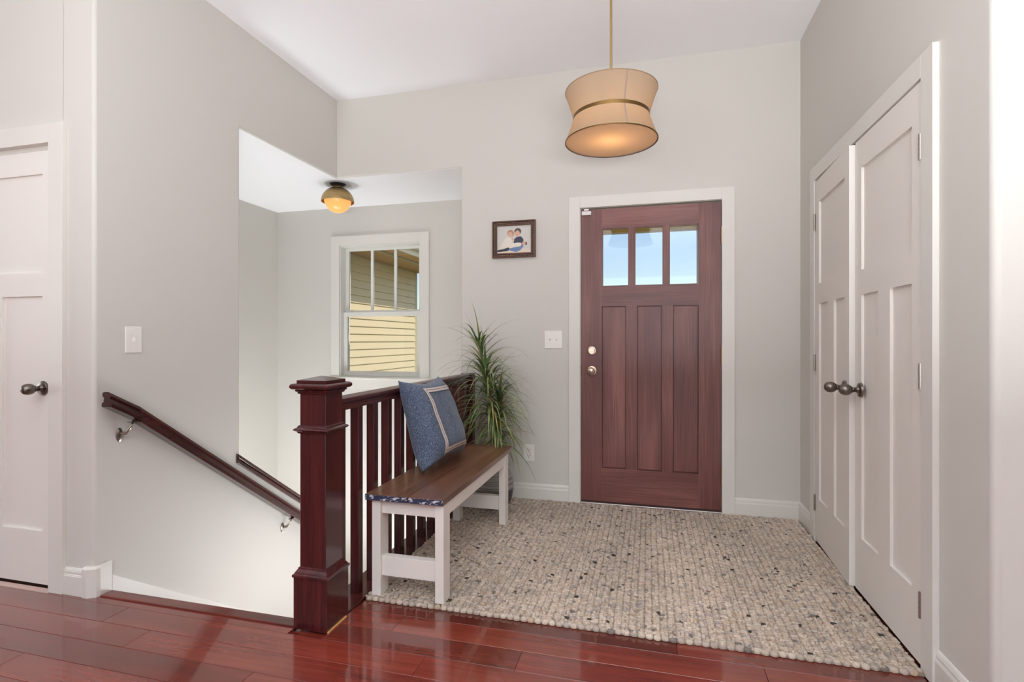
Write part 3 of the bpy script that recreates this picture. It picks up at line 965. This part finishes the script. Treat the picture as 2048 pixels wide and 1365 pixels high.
p_bg = pcol('print_backdrop', lin(206, 203, 196))
p_wh = pcol('print_cream_knit', lin(226, 216, 202))
p_nv = pcol('print_navy', lin(42, 46, 74))
p_jn = pcol('print_denim', lin(98, 128, 168))
p_dk = pcol('print_dark_trousers', lin(36, 40, 50))
p_sk = pcol('print_skin', lin(214, 168, 144))
p_hb = pcol('print_blond_hair', lin(178, 132, 96))
p_hd = pcol('print_brown_hair', lin(82, 64, 54))
p_rg = pcol('print_fur_rug', lin(226, 208, 190))
patch(p_bg, [(0, 0), (1, 0), (1, 1), (0, 1)])
patch(p_rg, [(0, 0), (1, 0), (1, 0.12), (0.8, 0.16), (0.5, 0.10), (0.2, 0.14), (0, 0.08)])
patch(p_dk, [(0, 0.06), (0.02, 0.14), (0.2, 0.16), (0.36, 0.26), (0.42, 0.14), (0.28, 0.08)])
patch(p_nv, [(0.48, 0.30), (0.50, 0.50), (0.58, 0.58), (0.70, 0.60), (0.77, 0.50), (0.78, 0.34), (0.70, 0.28)])
patch(p_jn, [(0.34, 0.12), (0.38, 0.26), (0.60, 0.22), (0.74, 0.32), (0.78, 0.24), (0.68, 0.10), (0.56, 0.04), (0.44, 0.08)])
patch(p_wh, [(0.04, 0.14), (0.18, 0.42), (0.24, 0.56), (0.34, 0.60), (0.42, 0.52), (0.44, 0.30), (0.30, 0.20), (0.16, 0.22)])
blob(p_hb, 0.40, 0.72, 0.095, 0.135, 0.2)
blob(p_sk, 0.395, 0.68, 0.065, 0.10, 0.25)
blob(p_hd, 0.61, 0.78, 0.10, 0.12)
blob(p_sk, 0.60, 0.70, 0.072, 0.115)
patch(p_wh, [(0.30, 0.24), (0.40, 0.36), (0.62, 0.38), (0.72, 0.36), (0.70, 0.24), (0.54, 0.22), (0.38, 0.18)])
blob(p_sk, 0.80, 0.34, 0.07, 0.075)
blob(p_hd, 0.855, 0.33, 0.025, 0.06)
blob(p_sk, 0.47, 0.50, 0.03, 0.07, 0.4)
ph.build('photo_print', pm, pf, recalc=False)
MB(f_entry).box(gx0 - 0.002, gx1 + 0.002, 0.001, 0.005, gz0 - 0.002, gz1 + 0.002).build('backing', 'frame_dark', pf)

# ------------------------------------------------------------------ rug
RX0, RX1, RY0, RY1 = -1.205, 0.911, 2.062, 3.642
rug = thing('rug', ((RX0 + RX1) / 2, (RY0 + RY1) / 2, 0.0), 'chunky woven wool rug in cream and grey on the entry floor', 'rug')
MB().box(RX0 + 0.008, RX1 - 0.008, RY0 + 0.008, RY1 - 0.008, 0.0005, 0.0090).build('backing', 'rug_back', rug)
cwid, step = 0.0150, 0.0170
ncol, nrow = int((RX1 - RX0 - 0.006) / cwid), int((RY1 - RY0) / step) + 1
rv, rf, rcol = [], [], []
rr = random.Random(3)
pal = [(lin(204, 189, 173), 42), (lin(193, 178, 162), 34), (lin(181, 168, 156), 19), (lin(170, 161, 155), 5), (lin(194, 170, 148), 4), (lin(130, 121, 115), 2.2), (lin(74, 69, 66), 0.9)]
pc_, pw_ = [p[0] for p in pal], [p[1] for p in pal]
SEG = 7


def loop(x, y, ang, la, lb, hh, tilt):
    ca, sa = math.cos(ang), math.sin(ang)
    o = len(rv)
    for (fr2, fz) in ((0.92, 0.12), (1.0, 0.5), (0.7, 0.88)):
        for k in range(SEG):
            t_ = 2 * math.pi * k / SEG
            u, v = math.cos(t_) * lb * fr2, math.sin(t_) * la * fr2
            rv.append((min(RX1 + 0.002, x + u * ca - v * sa), y + u * sa + v * ca, max(0.001, hh * fz + v * tilt)))
    rv.append((min(RX1 + 0.002, x), y, hh))
    c = rr.choices(pc_, pw_)[0]
    s1 = rr.uniform(0.9, 1.08) * (1.0 + 0.22 * mnoise.noise(Vector((x * 2.6, y * 1.6, 4.0))) + 0.10 * mnoise.noise(Vector((x * 14, y * 9, 1.0))))
    c = (c[0] * s1, c[1] * s1, c[2] * s1, 1)
    for lev in range(2):
        for k in range(SEG):
            k2 = (k + 1) % SEG
            rf.append((o + lev * SEG + k, o + lev * SEG + k2, o + (lev + 1) * SEG + k2, o + (lev + 1) * SEG + k))
    for k in range(SEG):
        rf.append((o + 2 * SEG + k, o + 2 * SEG + (k + 1) % SEG, o + 3 * SEG))
    rcol.extend([c] * (3 * SEG + 1))


for i in range(ncol):
    for j in range(1, nrow):
        x = RX0 + 0.003 + cwid * (i + 0.5) + rr.gauss(0, 0.0014)
        y = RY0 + step * (j + 0.3) + (step * 0.25 if (i // 2) % 2 else 0) + rr.gauss(0, 0.0022)
        if y > RY1:
            continue
        loop(x, y, (0.5 if i % 2 else -0.5) + rr.gauss(0, 0.28), 0.0185 * rr.uniform(0.8, 1.15), 0.0080 * rr.uniform(0.85, 1.2), 0.0165 * rr.uniform(0.8, 1.08), -abs(rr.gauss(0.38, 0.12)))
nsc = int((RX1 - RX0) / 0.029)
for i in range(nsc):
    loop(RX0 + 0.004 + 0.029 * (i + 0.5), RY0 + 0.013 + rr.gauss(0, 0.0015), rr.gauss(0, 0.15), 0.0145, 0.0158, 0.0165, 0.0)
rm = bpy.data.meshes.new('wool_loops')
rc0 = ORG[rug.name]
rm.from_pydata([(a - rc0.x, b - rc0.y, c) for a, b, c in rv], [], rf)
ca_ = rm.color_attributes.new('yarn', 'FLOAT_COLOR', 'POINT')
ca_.data.foreach_set('color', [q for c in rcol for q in c])
rm.polygons.foreach_set('use_smooth', [True] * len(rm.polygons))
rm.materials.append(M['rug'])
ro = bpy.data.objects.new('wool_loops', rm)
COL.objects.link(ro)
ro.parent = rug
ro['kind'] = 'stuff'
RUGZ = 0.0175

# ------------------------------------------------------------------ bench
bn = thing('bench', (-1.02, 2.66, RUGZ), 'white bench with dark brown plank top beside the railing', 'bench')
BX0, BX1, BY0, BY1, BZ = -1.206, -0.838, 2.066, 3.245, 0.466
xm = (BX0 + BX1) / 2 + 0.022
for a, b in ((BX0, xm - 0.0008), (xm + 0.0008, BX1)):
    o = MB().box(a, b, BY0, BY1, BZ - 0.027, BZ).build('top_board', 'bench_top', bn, bevel=0.003)
    MB().box(a + 0.0015, b - 0.0015, BY0 - 0.0012, BY0 + 0.002, BZ - 0.0245, BZ - 0.002).build('painted_end', 'bench_end', o)
LX = ((-1.180, -1.138), (-0.882, -0.842))
LY = ((2.082, 2.155), (3.07, 3.142))
for lx in LX:
    for ly in LY:
        MB().box(lx[0], lx[1], ly[0], ly[1], RUGZ, BZ - 0.0275).build('leg', 'bench_white', bn, bevel=0.002)
for ly in LY:
    yc = ly[0] + 0.014
    MB().box(LX[0][1], LX[1][0], yc, yc + 0.038, BZ - 0.088, BZ - 0.0275).build('end_apron', 'bench_white', bn, bevel=0.0015)
    MB().box(LX[0][1], LX[1][0], yc, yc + 0.038, 0.103, 0.188).build('stretcher', 'bench_white', bn, bevel=0.0015)
for lx in LX:
    x0 = lx[0] + 0.004
    MB().box(x0, x0 + 0.032, LY[0][1], LY[1][0], BZ - 0.088, BZ - 0.0275).build('long_apron', 'bench_white', bn, bevel=0.0015)

# ------------------------------------------------------------------ pillow
Pc = Vector((-1.150, 2.665, 0.703))
ax_u = Vector((0.01, 1.0, -0.025)).normalized()
ax_v = Vector((-0.125, 0.0, 0.42)).normalized()
ax_n = ax_u.cross(ax_v).normalized()
if ax_n.x < 0:
    ax_n = -ax_n
HU, HV, TH_ = 0.256, 0.238, 0.112


def pill(u, v, side):
    """u, v in -1..1"""
    pinch = 1.0
    x = u * HU * (1 - 0.10 * (1 - v * v) * abs(u) ** 3) 
    y = v * HV * (1 - 0.15 * (1 - u * u) * abs(v) ** 3)
    h = TH_ * max(0.0, (1 - u ** 4)) ** 0.55 * max(0.0, (1 - v ** 4)) ** 0.55
    wr_ = 0.006 * mnoise.noise(Vector((u * 2.6, v * 2.6, side * 3.1))) * (1 - u ** 4) * (1 - v ** 4)
    h += wr_ * 1.5
    # slump: fuller below
    h *= 1.0 - 0.22 * v
    if side < 0:
        h *= 0.55
    p = Pc + ax_u * x + ax_v * y + ax_n * (h * side)
    return p


pw = thing('throw_pillow', (Pc.x, Pc.y, 0.468), 'blue woven pillow with cream ribbon border leaning on the railing', 'pillow')
NS = 40
pb = MB()
for side in (1, -1):
    vs = [pill(-1 + 2 * i / NS, -1 + 2 * j / NS, side) for j in range(NS + 1) for i in range(NS + 1)]
    fs = [(j * (NS + 1) + i, j * (NS + 1) + i + 1, (j + 1) * (NS + 1) + i + 1, (j + 1) * (NS + 1) + i) for j in range(NS) for i in range(NS)]
    pb.add(vs, fs)
po = pb.build('cover', 'denim', pw, smooth=True)
bm = bmesh.new()
bm.from_mesh(po.data)
bmesh.ops.remove_doubles(bm, verts=bm.verts, dist=0.0004)
bmesh.ops.recalc_face_normals(bm, faces=bm.faces)
bm.to_mesh(po.data)
bm.free()
po.data.polygons.foreach_set('use_smooth', [True] * len(po.data.polygons))


def band(u0, u1, v0, v1, lift, nseg=30):
    """rectangular ring between inset rectangle (u0,v0) and (u1,v1), lying on the front"""
    mb = MB()
    vs, fs = [], []
    pts = []
    for (a, b) in (((-1, -1), (1, -1)), ((1, -1), (1, 1)), ((1, 1), (-1, 1)), ((-1, 1), (-1, -1))):
        for i in range(nseg):
            t_ = i / nseg
            pts.append((a[0] + (b[0] - a[0]) * t_, a[1] + (b[1] - a[1]) * t_))
    NR = 4
    for (p, q) in pts:
        for r_ in range(NR + 1):
            w_ = r_ / NR
            uu = p * (u0 + (u1 - u0) * w_)
            vv = q * (v0 + (v1 - v0) * w_)
            vs.append(pill(uu + 0.10, vv - 0.03, 1) + ax_n * lift)
    n_ = len(pts)
    for i in range(n_):
        i2 = (i + 1) % n_
        for r_ in range(NR):
            fs.append((i * (NR + 1) + r_, i2 * (NR + 1) + r_, i2 * (NR + 1) + r_ + 1, i * (NR + 1) + r_ + 1))
    return mb.add(vs, fs)


rb_ = band(0.72, 0.60, 0.78, 0.645, 0.0022).build('ribbon_border', 'ribbon', pw, smooth=True)
band(0.668, 0.656, 0.722, 0.708, 0.0034).build('stitch_line', 'ribbon_line', rb_, smooth=True)
band(0.724, 0.716, 0.785, 0.776, 0.0030).build('stitch_line', 'ribbon_line', rb_, smooth=True)
band(0.604, 0.596, 0.650, 0.640, 0.0030).build('stitch_line', 'ribbon_line', rb_, smooth=True)

# ------------------------------------------------------------------ plant
pl = thing('potted_plant', (-1.012, 3.40, RUGZ), 'spiky dracaena in a grey striped round pot beside the bench', 'plant')
pp = lambda a, b, t: (-1.012 + a, 3.40 + b, t)
zb = RUGZ
MB().lathe([(0.072, zb), (0.082, zb + 0.004), (0.105, zb + 0.03), (0.124, zb + 0.075), (0.132, zb + 0.125), (0.131, zb + 0.17), (0.122, zb + 0.215), (0.106, zb + 0.25), (0.098, zb + 0.262),
            (0.1, zb + 0.278), (0.103, zb + 0.284), (0.1, zb + 0.288), (0.092, zb + 0.284), (0.090, zb + 0.25), (0.09, zb + 0.22)], 48, pp).build('pot', 'pot', pl, smooth=True, auto=60)
MB().lathe([(0.09, zb + 0.225), (0.089, zb + 0.24), (0.05, zb + 0.246), (0.002, zb + 0.247)], 24, pp).build('soil', 'soil', pl, smooth=True)
pr_ = random.Random(11)
stems = [([(-1.03, 3.39, 0.25), (-1.025, 3.385, 0.5), (-1.04, 3.39, 0.8), (-1.095, 3.39, 1.03), (-1.125, 3.38, 1.13)], 96, 0.50),
         ([(-1.0, 3.40, 0.25), (-1.005, 3.39, 0.5), (-1.03, 3.36, 0.75), (-1.055, 3.34, 0.94)], 108, 0.40),
         ([(-1.01, 3.43, 0.25), (-0.99, 3.43, 0.45), (-0.985, 3.43, 0.66), (-0.985, 3.43, 0.78)], 80, 0.32),
         ([(-0.985, 3.40, 0.25), (-0.975, 3.39, 0.40), (-0.97, 3.38, 0.50)], 16, 0.12)]


def leaf(base, d, length, width, droop, mat):
    p = Vector(base)
    d = Vector(d).normalized()
    n_ = 9
    vs, fs = [], []
    for i in range(n_ + 1):
        t_ = i / n_
        w_ = width * (0.55 + 0.45 * math.sin(math.pi * min(1, t_ * 1.4 + 0.1))) * (1 - t_ ** 2.5)
        s_v = d.cross(Vector((0, 0, 1)))
        if s_v.length < 0.05:
            s_v = Vector((1, 0, 0))
        s_v.normalize()
        up = s_v.cross(d).normalized()
        for sgn in (-1, 0, 1):
            q = p + s_v * (w_ * sgn) + up * (0.18 * w_ if sgn else 0)
            if q.y > 3.65:
                q.y = 3.65 - 0.002 * pr_.random()
            vs.append(q)
        d = (d + Vector((0, 0, -droop / n_ * (0.5 + t_)))).normalized()
        p = p + d * (length / n_)
    for i in range(n_):
        for k in range(2):
            fs.append((i * 3 + k, i * 3 + k + 1, i * 3 + 4 + k, i * 3 + 3 + k))
    MB().add(vs, fs).build('leaf', mat, pl, smooth=True, recalc=False)


for path, nl, span in stems:
    MB().tube(path, [0.012 - 0.004 * i / (len(path) - 1) for i in range(len(path))], 10).build('stem', 'stem', pl, smooth=True)
    seglen = [(Vector(b) - Vector(a)).length for a, b in zip(path[:-1], path[1:])]
    tot = sum(seglen)
    az = pr_.random() * 6
    for i in range(nl):
        t_ = (i / (nl - 1)) ** 0.85           # 0 = tip, 1 = lowest
        s_ = tot - span * t_ * min(1.0, tot / span * 0.8)
        acc = 0
        for k, sl in enumerate(seglen):
            if s_ <= acc + sl or k == len(seglen) - 1:
                f_ = max(0, min(1, (s_ - acc) / sl))
                b_ = Vector(path[k]).lerp(Vector(path[k + 1]), f_)
                break
            acc += sl
        az += 2.39996 + pr_.gauss(0, 0.25)
        el = 1.1 - 1.0 * t_ + pr_.gauss(0, 0.16)
        d = Vector((math.cos(az) * math.cos(el), math.sin(az) * math.cos(el), math.sin(el)))
        ln = pr_.uniform(0.29, 0.46) * (0.95 if t_ > 0.08 else 0.75)
        if span < 0.2:
            ln *= 0.6
        if d.y > 0.2:
            ln *= 0.85
        dr = pr_.uniform(0.9, 2.0) + 0.7 * t_
        q_ = pr_.random() + 0.22 * t_
        mt = 'leaf_green' if q_ < 0.62 else 'leaf_olive' if q_ < 0.95 else 'leaf_yellow' if q_ < 1.1 else 'leaf_brown'
        leaf(b_, d, ln, pr_.uniform(0.0072, 0.0108), dr, mt)

# ------------------------------------------------------------------ pendant lamp
PXc, PYc = -0.1635, 2.386
pn = thing('pendant_lamp', (PXc, PYc, 2.027), 'hourglass linen pendant lamp with bronze band hanging from the ceiling', 'lamp')
pf_ = lambda a, b, t: (PXc + a, PYc + b, t)
zb_, zw, zt = 2.030, 2.136, 2.252
rbm, rw_, rt = 0.2035, 0.166, 0.2035
prof_up = [(rw_ + (rt - rw_) * (0.85 * k / 12 + 0.15 * (k / 12) ** 2), zw + (zt - zw) * k / 12) for k in range(13)]
prof_lo = [(rbm + (rw_ - rbm) * (0.85 * k / 12 + 0.15 * (1 - (1 - k / 12) ** 2)), zb_ + (zw - zb_) * k / 12) for k in range(13)]
MB().lathe(prof_up, 72, pf_, closed=False).build('upper_shade', 'shade', pn, smooth=True)
MB().lathe(prof_lo, 72, pf_, closed=False).build('lower_shade', 'shade', pn, smooth=True)
MB().lathe([(rw_ - 0.003, zw - 0.0075), (rw_ + 0.003, zw - 0.0075), (rw_ + 0.003, zw + 0.0075), (rw_ - 0.003, zw + 0.0075)], 72, pf_, closed=False).build('waist_band', 'bronze', pn, smooth=True, auto=40)
MB().lathe([(rbm - 0.002, zb_ - 0.002), (rbm + 0.0015, zb_ - 0.002), (rbm + 0.0015, zb_ + 0.0015), (rbm - 0.002, zb_ + 0.0015)], 72, pf_, closed=False).build('bottom_rim', 'bronze', pn)
MB().lathe([(rbm - 0.002, zb_ + 0.004), (rbm - 0.002, zb_ + 0.006), (0.001, zb_ + 0.006)], 72, pf_, closed=True).build('diffuser', 'diffuser', pn)
MB().lathe([(rt - 0.002, zt - 0.001), (rt + 0.001, zt - 0.001), (rt + 0.001, zt + 0.002), (rt - 0.002, zt + 0.002)], 72, pf_, closed=False).build('top_rim', 'shade', pn)
MB().lathe([(0.0055, 2.16), (0.0055, CEIL)], 14, pf_).build('rod', 'brass', pn, smooth=True, auto=40)
MB().lathe([(0.065, CEIL), (0.065, CEIL - 0.012), (0.055, CEIL - 0.02), (0.012, CEIL - 0.022)], 32, pf_).build('canopy', 'brass', pn, smooth=True, auto=40)
for k in range(3):
    an = 2 * math.pi * k / 3 + 0.4
    MB().tube([(PXc, PYc, 2.175), (PXc + rw_ * math.cos(an), PYc + rw_ * math.sin(an), zw)], 0.003, 6).build('spider_arm', 'bronze', pn)
# seam strip on the near side
sa = -1.17
for nm, pr2 in (('upper_seam', prof_up), ('lower_seam', prof_lo)):
    s2 = MB()
    dw_ = 0.006 / 0.18
    vs = [pf_((r_ + 0.0006) * math.cos(sa + s * dw_ / 1.5), (r_ + 0.0006) * math.sin(sa + s * dw_ / 1.5), z_) for r_, z_ in pr2 for s in (-1, 1)]
    s2.add(vs, [(2 * i, 2 * i + 1, 2 * i + 3, 2 * i + 2) for i in range(len(pr2) - 1)])
    s2.build(nm, 'seam', pn)
ld = bpy.data.lights.new('pendant_bulb', 'POINT')
ld.energy = 1.0
ld.color = (1.0, 0.72, 0.42)
ld.shadow_soft_size = 0.035
lo_ = bpy.data.objects.new('pendant_bulb', ld)
COL.objects.link(lo_)
lo_.parent = pn
lo_.location = (0, 0, 0.085)

# ------------------------------------------------------------------ flush globe lamp in the recess
FX, FY = -2.464, 3.80
fm = thing('flush_lamp', (FX, FY, OPZ), 'brass dome flush lamp with glowing globe over the stair recess', 'lamp')
ff = lambda a, b, t: (FX + a, FY + b, t)
MB().lathe([(0.066, OPZ), (0.066, OPZ - 0.006), (0.05, OPZ - 0.018), (0.028, OPZ - 0.026), (0.026, OPZ - 0.034)], 32, ff).build('canopy', 'black_metal', fm, smooth=True, auto=50)
zr = 2.272
dome = [(0.130 * math.cos(a_), zr + 0.122 * math.sin(a_)) for a_ in [math.pi / 2 * k / 14 for k in range(14)]] + [(0.004, zr + 0.122)]
dome_in = [(max(0.003, r_ - 0.003), z_ - 0.002) for r_, z_ in dome][::-1]
MB().lathe(dome_in + dome, 48, ff, closed=False).build('dome', 'brass', fm, smooth=True, auto=50)
MB().lathe([(0.106 * math.sin(a_) + 0.0005, 2.290 - 0.106 * math.cos(a_)) for a_ in [math.pi * k / 20 for k in range(21)]], 40, ff).build('globe', 'globe', fm, smooth=True)

# ------------------------------------------------------------------ outside: neighbouring wing, soffit, porch
XS = -3.72
wg = thing('house_wing', (XS, 6.5, -0.4), 'tan lap-sided house wing with soffit seen through the recess window', 'building')
MB().box(XS - 0.12, XS - 0.02, 4.66, 7.98, -0.4, 2.6).build('sheathing', 'siding', wg)
ex = 0.1016
k = 0
z = -0.4
while z < 2.25:
    z1 = min(z + ex, 2.26)
    MB().prism([(XS - 0.02, z - 0.002), (XS + 0.016, z - 0.002), (XS + 0.016, z + 0.008), (XS - 0.004, z1 + 0.004), (XS - 0.02, z1 + 0.004)], 4.68, 7.934, XZ).build('siding_lap', 'siding', wg)
    z += ex
MB().box(XS - 0.12, XS - 0.001, 7.936, 8.04, -0.4, 2.26).build('corner_post', 'siding_trim', wg)
for i in range(30):
    y = 4.68 + 0.12 * i
    MB().box(XS, -2.98, y, y + 0.117, 2.255, 2.27).build('soffit_board', 'soffit', wg)
MB().box(-3.27, -3.20, 4.68, 8.28, 2.238, 2.256).build('soffit_strip', 'siding_trim', wg)
MB().box(-2.98, -2.95, 4.68, 8.3, 2.245, 2.44).build('fascia', 'fascia', wg)
MB().prism([(-2.95, 2.40), (-2.95, 2.31), (-2.87, 2.31), (-2.84, 2.36), (-2.84, 2.40), (-2.85, 2.40), (-2.86, 2.32), (-2.94, 2.32), (-2.94, 2.40)], 4.68, 8.32, XZ).build('gutter', 'fascia', wg)
MB().prism([(-3.9, 2.9), (-2.95, 2.44), (-2.90, 2.44), (-2.90, 2.47), (-3.9, 2.97)], 4.68, 8.3, XZ).build('roof_deck', 'siding_trim', wg)
po_ = thing('porch_roof', (0.3, 5.0, 2.42), 'porch ceiling boards visible through the front door panes', 'porch')
for i in range(22):
    x = -1.0 + 0.15 * i
    MB().box(x, x + 0.146, 3.83, 6.35, 2.42, 2.44).build('ceiling_board', 'porch_board', po_)
MB().box(-1.0, 2.3, 6.35, 6.39, 2.405, 2.62).build('fascia', 'fascia', po_)
MB().box(-1.0, 2.3, 3.83, 6.35, 2.46, 2.60).build('roof_deck', 'siding_trim', po_)
tag(MB().box(-1.2, 2.6, 3.83, 3.9, -0.4, 3.2).box(-3.7, -1.2, 4.66, 4.67, 2.55, 3.2).build('wall_outside', 'siding') if False else MB().box(-1.0, -0.86, 6.2, 6.34, -0.4, 2.405).build('porch_post', 'fascia'), 'white square porch post outside the front door', 'post')
